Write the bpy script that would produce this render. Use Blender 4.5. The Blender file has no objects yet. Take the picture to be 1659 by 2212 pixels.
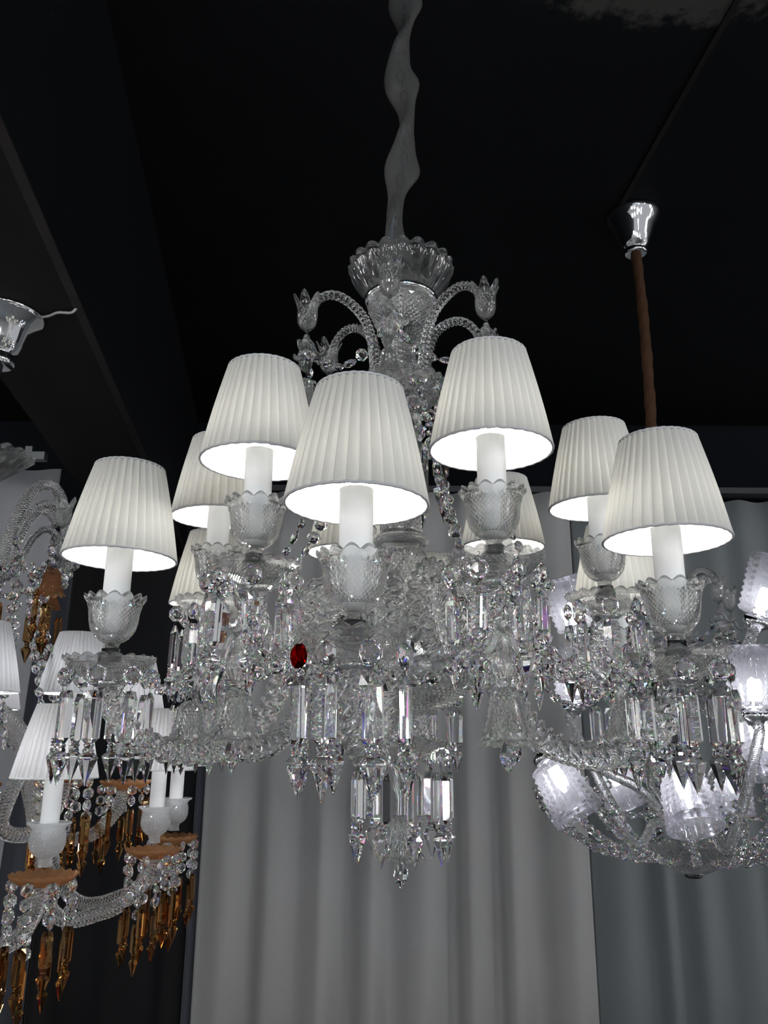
import bpy, bmesh, math, random
from math import sin, cos, pi, radians, sqrt, atan2, hypot
from mathutils import Vector, Matrix
random.seed(7)
scn = bpy.context.scene
COL = scn.collection

# ------------------------------------------------------------------ camera
WSPOT, WBASE = 24.0, .20
F, TH, ROLL = 1746.36, radians(16.09), radians(-0.3455)
cd = bpy.data.cameras.new('camera')
cam = bpy.data.objects.new('camera', cd)
COL.objects.link(cam)
cd.sensor_fit = 'VERTICAL'
cd.sensor_height = 24.0
cd.lens = F / 2212 * 24.0
cd.clip_start = 0.02
cam.rotation_euler = (Matrix.Rotation(pi / 2 + TH, 3, 'X') @ Matrix.Rotation(-ROLL, 3, 'Z')).to_euler()
scn.camera = cam


def ray(px, py):
    x = (px - 829.5) / F
    y = (1106 - py) / F
    c, s = cos(ROLL), sin(ROLL)
    x, y = c * x - s * y, s * x + c * y
    return Vector((x, cos(TH) - y * sin(TH), sin(TH) + y * cos(TH)))


def at_y(px, py, Y):
    r = ray(px, py)
    return r * (Y / r.y)


def at_d(px, py, d):      # point at depth d along the view axis
    return ray(px, py) * d


# ------------------------------------------------------------------ materials
def newmat(name):
    m = bpy.data.materials.new(name)
    m.use_nodes = True
    nt = m.node_tree
    nt.nodes.clear()
    out = nt.nodes.new('ShaderNodeOutputMaterial')
    return m, nt, out


def N(nt, t, **kw):
    n = nt.nodes.new(t)
    for k, v in kw.items():
        if k in n.inputs:
            n.inputs[k].default_value = v
        else:
            setattr(n, k, v)
    return n


def principled(name, col, rough=.5, metal=0., spec=.5, noise=0., nscale=20., bump=0.):
    m, nt, out = newmat(name)
    p = N(nt, 'ShaderNodeBsdfPrincipled')
    p.inputs['Base Color'].default_value = (*col, 1)
    p.inputs['Roughness'].default_value = rough
    p.inputs['Metallic'].default_value = metal
    p.inputs['Specular IOR Level'].default_value = spec
    if noise or bump:
        tc = N(nt, 'ShaderNodeTexCoord')
        nz = N(nt, 'ShaderNodeTexNoise')
        nz.inputs['Scale'].default_value = nscale
        nz.inputs['Detail'].default_value = 5
        nt.links.new(tc.outputs['Object'], nz.inputs['Vector'])
        if noise:
            mx = N(nt, 'ShaderNodeMix', data_type='RGBA')
            mx.inputs['A'].default_value = (*[c * (1 - noise) for c in col], 1)
            mx.inputs['B'].default_value = (*[min(1, c * (1 + noise)) for c in col], 1)
            nt.links.new(nz.outputs['Fac'], mx.inputs['Factor'])
            nt.links.new(mx.outputs['Result'], p.inputs['Base Color'])
        if bump:
            b = N(nt, 'ShaderNodeBump')
            b.inputs['Strength'].default_value = bump
            b.inputs['Distance'].default_value = .002
            nt.links.new(nz.outputs['Fac'], b.inputs['Height'])
            nt.links.new(b.outputs['Normal'], p.inputs['Normal'])
    nt.links.new(p.outputs[0], out.inputs[0])
    return m


def glass(name, tint=(1, 1, 1), clear=.3, rough=.0, ior=1.5, frost=0.):
    m, nt, out = newmat(name)
    g = N(nt, 'ShaderNodeBsdfGlass')
    g.inputs['Color'].default_value = (*tint, 1)
    g.inputs['Roughness'].default_value = rough
    g.inputs['IOR'].default_value = ior
    t = N(nt, 'ShaderNodeBsdfTransparent')
    t.inputs[0].default_value = (*tint, 1)
    mx = N(nt, 'ShaderNodeMixShader')
    mx.inputs[0].default_value = clear
    nt.links.new(g.outputs[0], mx.inputs[1])
    nt.links.new(t.outputs[0], mx.inputs[2])
    last = mx
    if frost:
        d = N(nt, 'ShaderNodeBsdfTranslucent')
        d.inputs[0].default_value = (*[min(1, c * .95) for c in tint], 1)
        d2 = N(nt, 'ShaderNodeBsdfDiffuse')
        d2.inputs[0].default_value = (*[min(1, c * .95) for c in tint], 1)
        m1 = N(nt, 'ShaderNodeMixShader')
        nt.links.new(d.outputs[0], m1.inputs[1])
        nt.links.new(d2.outputs[0], m1.inputs[2])
        m2 = N(nt, 'ShaderNodeMixShader')
        m2.inputs[0].default_value = frost
        nt.links.new(mx.outputs[0], m2.inputs[1])
        nt.links.new(m1.outputs[0], m2.inputs[2])
        last = m2
    nt.links.new(last.outputs[0], out.inputs[0])
    return m


def crystal(name, tint=(1, 1, 1), ior=1.54, disp=.05):
    m, nt, out = newmat(name)
    gs = []
    for k, c in enumerate(((1, 0, 0), (0, 1, 0), (0, 0, 1))):
        g = N(nt, 'ShaderNodeBsdfGlass')
        g.inputs['Color'].default_value = (*[a * b for a, b in zip(c, tint)], 1)
        g.inputs['Roughness'].default_value = 0
        g.inputs['IOR'].default_value = ior + (k - 1) * disp
        gs.append(g)
    a1 = N(nt, 'ShaderNodeAddShader')
    a2 = N(nt, 'ShaderNodeAddShader')
    nt.links.new(gs[0].outputs[0], a1.inputs[0])
    nt.links.new(gs[1].outputs[0], a1.inputs[1])
    nt.links.new(a1.outputs[0], a2.inputs[0])
    nt.links.new(gs[2].outputs[0], a2.inputs[1])
    g = N(nt, 'ShaderNodeBsdfGlass')
    g.inputs['Color'].default_value = (*tint, 1)
    g.inputs['Roughness'].default_value = 0
    g.inputs['IOR'].default_value = ior
    mx = N(nt, 'ShaderNodeMixShader')
    mx.inputs[0].default_value = .05
    nt.links.new(g.outputs[0], mx.inputs[1])
    nt.links.new(a2.outputs[0], mx.inputs[2])
    nt.links.new(mx.outputs[0], out.inputs[0])
    return m


def fabric(name, npleat, col=(.92, .90, .80)):
    """pleated voile: the doubled cloth beside each fold passes less light"""
    m, nt, out = newmat(name)
    tc = N(nt, 'ShaderNodeTexCoord')
    sp = N(nt, 'ShaderNodeSeparateXYZ')
    nt.links.new(tc.outputs['Object'], sp.inputs[0])
    at = N(nt, 'ShaderNodeMath', operation='ARCTAN2')
    nt.links.new(sp.outputs['Y'], at.inputs[0])
    nt.links.new(sp.outputs['X'], at.inputs[1])
    mu = N(nt, 'ShaderNodeMath', operation='MULTIPLY')
    mu.inputs[1].default_value = npleat / (2 * pi)
    nt.links.new(at.outputs[0], mu.inputs[0])
    fr = N(nt, 'ShaderNodeMath', operation='FRACT')
    nt.links.new(mu.outputs[0], fr.inputs[0])
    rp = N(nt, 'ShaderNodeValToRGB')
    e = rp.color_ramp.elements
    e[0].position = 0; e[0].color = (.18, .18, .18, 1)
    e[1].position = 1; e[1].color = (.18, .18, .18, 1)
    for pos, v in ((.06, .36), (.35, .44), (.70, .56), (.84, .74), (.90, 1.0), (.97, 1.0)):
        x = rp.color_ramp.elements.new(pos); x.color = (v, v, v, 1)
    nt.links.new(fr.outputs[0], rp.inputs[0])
    nz = N(nt, 'ShaderNodeTexNoise')
    nz.inputs['Scale'].default_value = 14
    nt.links.new(tc.outputs['Object'], nz.inputs['Vector'])
    mr = N(nt, 'ShaderNodeMapRange')
    mr.inputs['From Min'].default_value = .3; mr.inputs['From Max'].default_value = .7
    mr.inputs['To Min'].default_value = .85; mr.inputs['To Max'].default_value = 1.0
    nt.links.new(nz.outputs['Fac'], mr.inputs['Value'])
    ml = N(nt, 'ShaderNodeMix', data_type='RGBA', blend_type='MULTIPLY')
    ml.inputs['Factor'].default_value = 1
    nt.links.new(rp.outputs[0], ml.inputs['A'])
    nt.links.new(mr.outputs[0], ml.inputs['B'])
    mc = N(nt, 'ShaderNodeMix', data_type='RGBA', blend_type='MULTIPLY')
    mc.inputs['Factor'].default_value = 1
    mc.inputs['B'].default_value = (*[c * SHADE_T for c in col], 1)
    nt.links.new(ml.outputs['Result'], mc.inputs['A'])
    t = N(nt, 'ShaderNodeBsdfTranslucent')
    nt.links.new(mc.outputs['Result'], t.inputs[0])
    d = N(nt, 'ShaderNodeBsdfDiffuse')
    d.inputs[0].default_value = (.86, .86, .84, 1)
    mx = N(nt, 'ShaderNodeMixShader')
    mx.inputs[0].default_value = SHADE_DIFF
    nt.links.new(t.outputs[0], mx.inputs[1])
    nt.links.new(d.outputs[0], mx.inputs[2])
    nt.links.new(mx.outputs[0], out.inputs[0])
    return m


def emit(name, col, s):
    m, nt, out = newmat(name)
    e = N(nt, 'ShaderNodeEmission')
    e.inputs[0].default_value = (*col, 1)
    e.inputs[1].default_value = s
    nt.links.new(e.outputs[0], out.inputs[0])
    return m


SHADE_DIFF = .50
SHADE_T = .19
M = {}
M['glass'] = glass('pressed_glass', (.998, .999, .997), .34, 0., 1.50, .015)
M['pan'] = glass('cut_pan_glass', (.998, .999, .997), .48, 0., 1.50, .03)
M['cup'] = glass('cut_cup_glass', (.998, .999, .997), .25, 0., 1.50)
M['arm'] = glass('twisted_arm_glass', (.998, .999, .997), .06, 0., 1.50)
M['frost'] = glass('satin_glass', (.97, .98, .99), .30, .05, 1.5, .28)
M['crystal'] = crystal('cut_crystal')
M['red'] = crystal('red_crystal', (.55, .01, .015))
M['amber'] = crystal('amber_crystal', (.72, .54, .34))
M['ambercup'] = glass('amber_glass', (.72, .46, .27), .3, .05, 1.5, .30)
M['bell'] = glass('etched_bell_glass', (.98, .985, .98), .15, .0, 1.5, .03)
M['tumbler'] = glass('pressed_tumbler_glass', (.97, .97, 1.), .35, .02, 1.5, .06)
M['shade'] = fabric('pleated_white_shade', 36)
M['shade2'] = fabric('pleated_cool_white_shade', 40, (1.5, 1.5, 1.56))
M['trim'] = principled('shade_hem', (.50, .50, .52), .9)
M['candle'] = principled('white_candle_sleeve', (.86, .87, .88), .35, 0, .4)
M['chrome'] = principled('polished_chrome', (.82, .83, .85), .06, 1.)
M['dark'] = principled('dark_metal', (.04, .04, .045), .3, .8)
M['wire'] = principled('pin_wire', (.035, .032, .03), .4, .3)
M['cable'] = principled('brown_fabric_cable', (.050, .020, .008), .8, 0, .3, .3, 60, .3)
M['bulb'] = emit('lit_bulb', (1.0, .98, .93), 48.)
M['bulb2'] = emit('lit_bulb_cool', (.96, .96, 1.0), 40.)
M['led'] = emit('lit_capsule', (.97, .97, 1.0), 40.)
M['bulbglass'] = glass('bulb_envelope', (1, 1, 1), .75, .0, 1.3)


def curtainmat(name, col, trans=.15):
    m, nt, out = newmat(name)
    tc = N(nt, 'ShaderNodeTexCoord')
    nz = N(nt, 'ShaderNodeTexNoise')
    nz.inputs['Scale'].default_value = 350
    nt.links.new(tc.outputs['Object'], nz.inputs['Vector'])
    mx = N(nt, 'ShaderNodeMix', data_type='RGBA')
    mx.inputs['A'].default_value = (*[c * .88 for c in col], 1)
    mx.inputs['B'].default_value = (*[min(1, c * 1.1) for c in col], 1)
    nt.links.new(nz.outputs['Fac'], mx.inputs['Factor'])
    d = N(nt, 'ShaderNodeBsdfPrincipled')
    d.inputs['Roughness'].default_value = .75
    d.inputs['Specular IOR Level'].default_value = .2
    d.inputs['Sheen Weight'].default_value = .2
    nt.links.new(mx.outputs['Result'], d.inputs['Base Color'])
    nt.links.new(d.outputs[0], out.inputs[0])
    return m


# ------------------------------------------------------------------ mesh builder
class MB:
    def __init__(s):
        s.v = []; s.f = []; s.m = []; s.s = []

    def vert(s, p):
        s.v.append(tuple(p)); return len(s.v) - 1

    def face(s, idx, mi=0, sm=False):
        s.f.append(tuple(idx)); s.m.append(mi); s.s.append(sm)

    def ring(s, n, r, z, off=0., fn=None):
        """n vertices about the z axis; returns [(angle, index)]"""
        out = []
        for i in range(n):
            a = 2 * pi * (i + off) / n
            rr, zz = r, z
            if fn:
                dr, dz = fn(a); rr += dr; zz += dz
            out.append((a, s.vert((rr * cos(a), rr * sin(a), zz))))
        return out

    def zip(s, A, B, mi=0, sm=False):
        na, nb = len(A), len(B)
        if na == nb and abs(A[0][0] - B[0][0]) < 1e-6:
            for i in range(na):
                j = (i + 1) % na
                s.face((A[i][1], A[j][1], B[j][1], B[i][1]), mi, sm)
            return
        i = j = 0
        while i < na or j < nb:
            a2 = A[(i + 1) % na][0] + (2 * pi if i + 1 >= na else 0)
            b2 = B[(j + 1) % nb][0] + (2 * pi if j + 1 >= nb else 0)
            if j >= nb or (i < na and a2 <= b2 + 1e-9):
                s.face((A[i % na][1], A[(i + 1) % na][1], B[j % nb][1]), mi, sm); i += 1
            else:
                s.face((A[i % na][1], B[(j + 1) % nb][1], B[j % nb][1]), mi, sm); j += 1

    def cap(s, A, mi=0):
        s.face([x[1] for x in A], mi, False)

    def tip(s, A, z, mi=0, sm=False):
        t = s.vert((0, 0, z)); n = len(A)
        for i in range(n):
            s.face((A[i][1], A[(i + 1) % n][1], t), mi, sm)

    def lathe(s, prof, n, mi=0, sm=True, close=True, fn=None):
        """closed profile of (r, z) revolved; r<1e-6 ends are tipped"""
        rings = []
        for k, (r, z) in enumerate(prof):
            if r < 1e-6:
                rings.append(z)
            else:
                rings.append(s.ring(n, r, z, 0, (lambda a, k=k: fn(a, k)) if fn else None))
        for A, B in zip(rings[:-1], rings[1:]):
            if isinstance(A, list) and isinstance(B, list): s.zip(A, B, mi, sm)
            elif isinstance(A, list): s.tip(A, B, mi, sm)
            elif isinstance(B, list): s.tip(B, A, mi, sm)
        if close == 'loop':
            s.zip(rings[-1], rings[0], mi, sm)
        elif close:
            if isinstance(rings[0], list): s.cap(rings[0], mi)
            if isinstance(rings[-1], list): s.cap(rings[-1], mi)
        return rings

    def diamonds(s, prof, n, rows, h, mi=0, ring0=None):
        """diamond-cut band following prof (list of (r,z)); returns first and last ring (n verts, same phase when rows even)"""
        L = [0]
        for a, b in zip(prof[:-1], prof[1:]): L.append(L[-1] + hypot(b[0] - a[0], b[1] - a[1]))

        def P(t):
            d = t * L[-1]
            for k in range(len(prof) - 1):
                if d <= L[k + 1] + 1e-12:
                    u = (d - L[k]) / max(1e-9, L[k + 1] - L[k])
                    a, b = prof[k], prof[k + 1]
                    ln = max(1e-9, L[k + 1] - L[k])
                    return a[0] + (b[0] - a[0]) * u, a[1] + (b[1] - a[1]) * u, ((b[1] - a[1]) / ln, -(b[0] - a[0]) / ln)
            a, b = prof[-2], prof[-1]; ln = hypot(b[0] - a[0], b[1] - a[1])
            return b[0], b[1], ((b[1] - a[1]) / ln, -(b[0] - a[0]) / ln)
        lat = []
        for j in range(rows + 1):
            r, z, _ = P(j / rows)
            off = .5 * (j % 2)
            lat.append(ring0 if (j == 0 and ring0) else s.ring(n, r, z, off))
        for j in range(1, rows):
            r, z, nn = P(j / rows)
            off = .5 * (j % 2)
            for i in range(n):
                # diamond around the gap between vertices i and i+1 of row j
                a = 2 * pi * (i + .5 + off) / n
                k = (i + (1 if j % 2 else 0)) % n
                rr = r + nn[0] * h; zz = z + nn[1] * h
                ap = s.vert((rr * cos(a), rr * sin(a), zz))
                l, rt = lat[j][i][1], lat[j][(i + 1) % n][1]
                dn, up = lat[j - 1][k][1], lat[j + 1][k][1]
                if j % 2 == 0:
                    dn, up = lat[j - 1][i][1], lat[j + 1][i][1]
                for q in ((dn, rt, ap), (rt, up, ap), (up, l, ap), (l, dn, ap)): s.face(q, mi, False)
        # half diamonds closing the first and last rows
        for i in range(n):
            s.face((lat[0][i][1], lat[0][(i + 1) % n][1], lat[1][i][1]), mi, False)
            if rows % 2 == 0:
                s.face((lat[rows][(i + 1) % n][1], lat[rows][i][1], lat[rows - 1][i][1]), mi, False)
            else:
                s.face((lat[rows][(i + 1) % n][1], lat[rows][i][1], lat[rows - 1][(i + 1) % n][1]), mi, False)
        return lat[0], lat[-1]

    def tube(s, path, rad, sides=10, mi=0, sm=True, lobes=0, amp=0., pitch=.1, flat=1., caps=True, pw=1.):
        """sweep along path; rad number or fn(u); lobes/amp/pitch twist the section"""
        P = [Vector(p) for p in path]
        n = len(P)
        t0 = (P[1] - P[0]).normalized()
        up = Vector((0, 0, 1)) if abs(t0.z) < .9 else Vector((1, 0, 0))
        u = (up - t0 * up.dot(t0)).normalized()
        prev = None; d = 0; rows = []
        for k in range(n):
            t = (P[min(k + 1, n - 1)] - P[max(k - 1, 0)]).normalized()
            u = (u - t * u.dot(t)).normalized()
            w = t.cross(u)
            if k: d += (P[k] - P[k - 1]).length
            r = rad(k / (n - 1)) if callable(rad) else rad
            row = []
            tw = 2 * pi * d / pitch
            for i in range(sides):
                a = 2 * pi * i / sides
                rr = r
                if lobes:
                    c = .5 + .5 * cos(lobes * a)
                    rr += amp * (c ** pw * 2 - 1)
                b = a + tw
                x, y = rr * cos(a), rr * sin(a) * flat
                X = x * cos(tw) - y * sin(tw); Y = x * sin(tw) + y * cos(tw)
                row.append(s.vert(P[k] + u * X + w * Y))
            rows.append(row)
        for A, B in zip(rows[:-1], rows[1:]):
            for i in range(sides):
                j = (i + 1) % sides
                s.face((A[i], A[j], B[j], B[i]), mi, sm)
        if caps:
            s.face(rows[0][::-1], mi); s.face(rows[-1], mi)

    def loft(s, sec, levels, mi=0, T=Matrix.Identity(4)):
        """sec: [(x,y)], levels: [(z, sx, sy)]"""
        rows = []
        for z, sx, sy in levels:
            rows.append([s.vert(T @ Vector((x * sx, y * sy, z))) for x, y in sec])
        n = len(sec)
        for A, B in zip(rows[:-1], rows[1:]):
            for i in range(n):
                s.face((A[i], A[(i + 1) % n], B[(i + 1) % n], B[i]), mi)
        s.face(rows[0][::-1], mi); s.face(rows[-1], mi)

    def box(s, a, b, mi=0):
        x0, y0, z0 = a; x1, y1, z1 = b
        i = [s.vert(p) for p in ((x0, y0, z0), (x1, y0, z0), (x1, y1, z0), (x0, y1, z0), (x0, y0, z1), (x1, y0, z1), (x1, y1, z1), (x0, y1, z1))]
        for q in ((0, 3, 2, 1), (4, 5, 6, 7), (0, 1, 5, 4), (1, 2, 6, 5), (2, 3, 7, 6), (3, 0, 4, 7)): s.face([i[k] for k in q], mi)

    def add(s, o, T, mi=None):
        b = len(s.v)
        for p in o.v: s.v.append(tuple(T @ Vector(p)))
        for f, m, q in zip(o.f, o.m, o.s):
            s.f.append(tuple(b + i for i in f)); s.m.append(m if mi is None else mi); s.s.append(q)

    def mesh(s, name, mats, recalc=True):
        me = bpy.data.meshes.new(name)
        me.from_pydata(s.v, [], s.f)
        for k in mats: me.materials.append(M[k] if isinstance(k, str) else k)
        me.polygons.foreach_set('material_index', s.m)
        me.polygons.foreach_set('use_smooth', s.s)
        if recalc:
            bm = bmesh.new(); bm.from_mesh(me)
            bmesh.ops.recalc_face_normals(bm, faces=bm.faces)
            bm.to_mesh(me); bm.free()
        me.update()
        return me


def put(name, me, parent=None, loc=(0, 0, 0), rot=None, scale=None, label=None):
    o = bpy.data.objects.new(name, me)
    COL.objects.link(o)
    o.parent = parent
    o.location = loc
    if rot is not None: o.rotation_euler = rot
    if scale is not None: o.scale = (scale,) * 3 if not hasattr(scale, '__len__') else scale
    if label: o['label'] = label
    return o


def root(name, loc, label, cat, group=None):
    o = bpy.data.objects.new(name, None); COL.objects.link(o)
    o.location = loc; o.empty_display_size = .05
    o['label'] = label; o['category'] = cat
    if group: o['group'] = group
    return o


def spline(pts, n):
    """Catmull-Rom through pts"""
    P = [Vector(p) for p in pts]
    P = [P[0] * 2 - P[1]] + P + [P[-1] * 2 - P[-2]]
    out = []
    seg = len(P) - 3
    for k in range(n + 1):
        t = k / n * seg; i = min(int(t), seg - 1); u = t - i
        a, b, c, d = P[i:i + 4]
        out.append(.5 * ((2 * b) + (c - a) * u + (2 * a - 5 * b + 4 * c - d) * u * u + (3 * b - a - 3 * c + d) * u ** 3))
    return out


def even(path, step):
    out = [path[0]]; acc = 0
    for a, b in zip(path[:-1], path[1:]):
        L = (b - a).length
        while acc + L >= step and L > 0:
            a = a.lerp(b, (step - acc) / L); out.append(a.copy()); L = (b - a).length; acc = 0
        acc += L
    return out


# ------------------------------------------------------------------ crystal pieces
def oct_bead(b, cx, cz, r=.0125, th=.0065, mi=0, T=Matrix.Identity(4), n=8):
    """faceted flat bead in the xz plane centred (cx, 0, cz)"""
    sec = [(cos(2 * pi * (i + .5) / n), sin(2 * pi * (i + .5) / n)) for i in range(n)]
    R = Matrix.Translation((cx, 0, cz)) @ Matrix.Rotation(pi / 2, 4, 'X')
    # kite facets: table, crown ring turned half a step, girdle
    rows = []
    for z, q, off in ((-th, .48, .5), (-th * .55, .80, 0), (-th * .12, 1, .5), (th * .12, 1, .5), (th * .55, .80, 0), (th, .48, .5)):
        rows.append([b.vert(T @ (R @ Vector((r * q * cos(2 * pi * (i + off) / n), r * q * sin(2 * pi * (i + off) / n), z)))) for i in range(n)])

    def tri(A, B, up):
        for i in range(n):
            j = (i + 1) % n
            if up:   # A offset .5, B offset 0
                b.face((A[i], A[j], B[j]), mi); b.face((A[i], B[j], B[i]), mi)
            else:
                b.face((A[i], A[j], B[i]), mi); b.face((A[j], B[j], B[i]), mi)
    tri(rows[0], rows[1], True); tri(rows[1], rows[2], False)
    for i in range(n): b.face((rows[2][i], rows[2][(i + 1) % n], rows[3][(i + 1) % n], rows[3][i]), mi)
    tri(rows[3], rows[4], True); tri(rows[4], rows[5], False)
    b.face(rows[0][::-1], mi); b.face(rows[-1], mi)


def hook(b, x, z0, z1, mi=1, r=.00042, T=Matrix.Identity(4)):
    L = z0 - z1
    pts = [(x, .0, z0), (x + .0016, .001, z0 + .0016), (x + .0028, .001, z0 - .001), (x + .0005, 0, z0 - L * .5), (x - .0022, -.001, z1 + .001), (x - .0008, -.001, z1 - .0018), (x + .001, -.0005, z1)]
    b.tube([T @ p for p in spline(pts, 14)], r, 4, mi)


PSEC = [(-.0105, -.0022), (0, -.0058), (.0105, -.0022), (.0105, .0022), (0, .0058), (-.0105, .0022)]


def prism_mesh(name, mat, L=.058, S=1.):
    b = MB()
    b.loft(PSEC, [(0, .78 * S, .42 * S), (-.0095 * S, S, S), (-L, S, S), (-L - .0055 * S, .42 * S, .95 * S)])
    sec8 = [(.0062 * cos(2 * pi * (i + .5) / 8), .0062 * sin(2 * pi * (i + .5) / 8)) for i in range(8)]
    z = -L - .0055 * S + .0008
    b.loft(sec8, [(z, .6 * S, .6 * S), (z - .0028 * S, 1. * S, 1. * S), (z - .006 * S, .78 * S, .78 * S), (z - .0085 * S, 1.05 * S, 1.0 * S), (z - .011 * S, .9 * S, .85 * S)])
    z2 = z - .0108 * S
    sec6 = [(.0118 * cos(2 * pi * i / 6), .0095 * sin(2 * pi * i / 6)) for i in range(6)]
    b.loft(sec6, [(z2, .55 * S, .6 * S), (z2 - .005 * S, 1 * S, 1 * S), (z2 - .0065 * S, 1 * S, 1 * S), (z2 - .036 * S, .05, .05)])
    return b.mesh(name, [mat])


def octagon_mesh(name, mat, r=.0125, dbl=True):
    b = MB()
    oct_bead(b, 0, -r - .004, r)
    hook(b, 0, .002, -.0055)
    hook(b, 0, -2 * r - .0025, -2 * r - .0095)
    return b.mesh(name, [mat, 'wire'])


def drop_mesh(name, mat, h=.032, r=.0085):
    b = MB()
    prof = [(0, .0), (r * .35, -.002), (r * .7, -h * .25), (r, -h * .5), (r * .85, -h * .68), (r * .35, -h * .93), (0, -h)]
    b.lathe(prof, 8, 0, False)
    return b.mesh(name, [mat])


def scal(n, a, dz=0.):
    def f(t):
        c = abs(cos(n * t / 2))
        return (a * c, dz * c)
    return f


def cup_mesh(name='candle_cup', mat='cup'):
    """diamond-cut flared cup; local z 0 = neck bottom, height .078"""
    b = MB()
    out = [(.0135, .012), (.022, .018), (.0295, .028), (.0325, .040), (.0335, .052), (.0355, .062), (.038, .066)]
    base = b.ring(34, .011, 0); r1 = b.ring(34, .0105, .007)
    b.zip(base, r1, 0, True)
    r2 = b.ring(34, out[0][0], out[0][1]); b.zip(r1, r2, 0, True)
    lo, hi = b.diamonds(out, 34, 18, .0019, 0, r2)
    a = b.ring(84, .0395, .0675); b.zip(hi, a, 0)
    c = b.ring(84, .0410, .0700, 0, scal(14, .003, .0035)); b.zip(a, c, 0, True)
    d = b.ring(84, .0400, .0725, 0, scal(14, .0035, .006)); b.zip(c, d, 0, True)
    e = b.ring(84, .0375, .0715, 0, scal(14, .001, .004)); b.zip(d, e, 0, True)
    inner = [(.0355, .066), (.0325, .060), (.0305, .050), (.0290, .040), (.0255, .030), (.018, .0215), (.009, .017)]
    prev = e
    for k, (r, z) in enumerate(inner):
        q = b.ring(84 if k == 0 else 34, r, z); b.zip(prev, q, 0, True); prev = q
    b.cap(prev); b.cap(base)
    return b.mesh(name, [mat])


def pan_mesh(name='drip_pan', mat='pan', R=.062, depth=.033):
    """diamond-cut pan; z 0 = rim level"""
    b = MB()
    k = R / .062
    out = [(.027 * k, -depth + .004), (.037 * k, -depth + .010), (.047 * k, -depth * .48), (.0575 * k, -.006)]
    base = b.ring(60, .024 * k, -depth); r1 = b.ring(60, out[0][0], out[0][1]); b.zip(base, r1, 0, True)
    lo, hi = b.diamonds(out, 60, 16, .0009, 0, r1)
    a = b.ring(120, .0600 * k, -.003); b.zip(hi, a, 0, True)
    c = b.ring(120, .0615 * k, -.001, 0, scal(20, .0025, .001)); b.zip(a, c, 0, True)
    d = b.ring(120, .0610 * k, .0015, 0, scal(20, .0025, .0045)); b.zip(c, d, 0, True)
    e = b.ring(120, .0590 * k, .001, 0, scal(20, .001, .0035)); b.zip(d, e, 0, True)
    prev = e
    for r, z in ((.0560 * k, -.004), (.046 * k, -depth * .42), (.034 * k, -depth * .72), (.016 * k, -depth * .8)):
        q = b.ring(40, r, z); b.zip(prev, q, 0, True); prev = q
    b.cap(prev); b.cap(base)
    return b.mesh(name, [mat])


def shade_mesh(name, np_=36, rb=.080, rt=.050, h=.138, mat='shade'):
    b = MB()
    n = np_ * 6
    prof = [0, .2, .42, .65, .88, 1.]
    rows = []
    for j in range(13):
        t = j / 12
        r = rb + (rt - rb) * t + .0015 * sin(pi * t)
        rows.append([b.vert(((r + (prof[i % 6] - .5) * .0034) * cos(2 * pi * i / n), (r + (prof[i % 6] - .5) * .0034) * sin(2 * pi * i / n), h * t)) for i in range(n)])
    for A, B in zip(rows[:-1], rows[1:]):
        for i in range(n): b.face((A[i], A[(i + 1) % n], B[(i + 1) % n], B[i]), 0, False)
    return b.mesh(name, [mat])


def trim_mesh(name, r=.080, mat='trim'):
    b = MB()
    path = [(r * cos(2 * pi * i / 96), r * sin(2 * pi * i / 96), .0004 * sin(i * 2.1)) for i in range(97)]
    b.tube(path, .0019, 6, 0)
    return b.mesh(name, [mat])


def candle_mesh(name, top=.018, bot=-.118, r=.0188):
    b = MB()
    b.lathe([(0, bot), (r * .45, bot + .001), (r * .8, bot + .006), (r * .97, bot + .016), (r, bot + .03), (r, top - .003), (r * 1.03, top - .002), (r * 1.03, top - .0005), (r * .93, top), (r * .86, top - .001), (r * .84, top - .01), (0, top - .01)], 40)
    return b.mesh(name, ['candle'])


def bulb_mesh(name, mat='bulb'):
    b = MB()
    b.lathe([(0, .0), (.010, .001), (.0125, .008), (.0125, .036), (.0095, .045), (0, .049)], 10, 0, True)
    return b.mesh(name, [mat])


def bell_mesh(name, mat='bell', R=.036, H=.066):
    b = MB()
    k = R / .036; h = H / .066
    out = [(.006 * k, 0), (.0135 * k, -.003 * h), (.0185 * k, -.010 * h), (.0205 * k, -.022 * h), (.0225 * k, -.038 * h), (.0265 * k, -.050 * h), (.031 * k, -.057 * h)]
    base = b.ring(20, .0045 * k, .0015 * h); r1 = b.ring(20, *out[0]); b.zip(base, r1, 0, True)
    lo, hi = b.diamonds(out, 20, 12, -.0026 * k, 0, r1)
    a = b.ring(60, .0315 * k, -.058 * h); b.zip(hi, a, 0, True)
    f1 = lambda t: (.0045 * k * abs(cos(5 * t)), -.007 * h * abs(cos(5 * t)))
    c = b.ring(60, .0330 * k, -.060 * h, 0, f1); b.zip(a, c, 0, True)
    d = b.ring(60, .0315 * k, -.0615 * h, 0, f1); b.zip(c, d, 0, True)
    prev = d
    for r, z in ((.0285, -.056), (.0235, -.048), (.0195, -.036), (.0175, -.022), (.0155, -.012), (.0105, -.006), (.004, -.004)):
        q = b.ring(60 if r > .028 else 20, r * k, z * h); b.zip(prev, q, 0, True); prev = q
    b.cap(prev); b.cap(base)
    return b.mesh(name, [mat])


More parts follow.
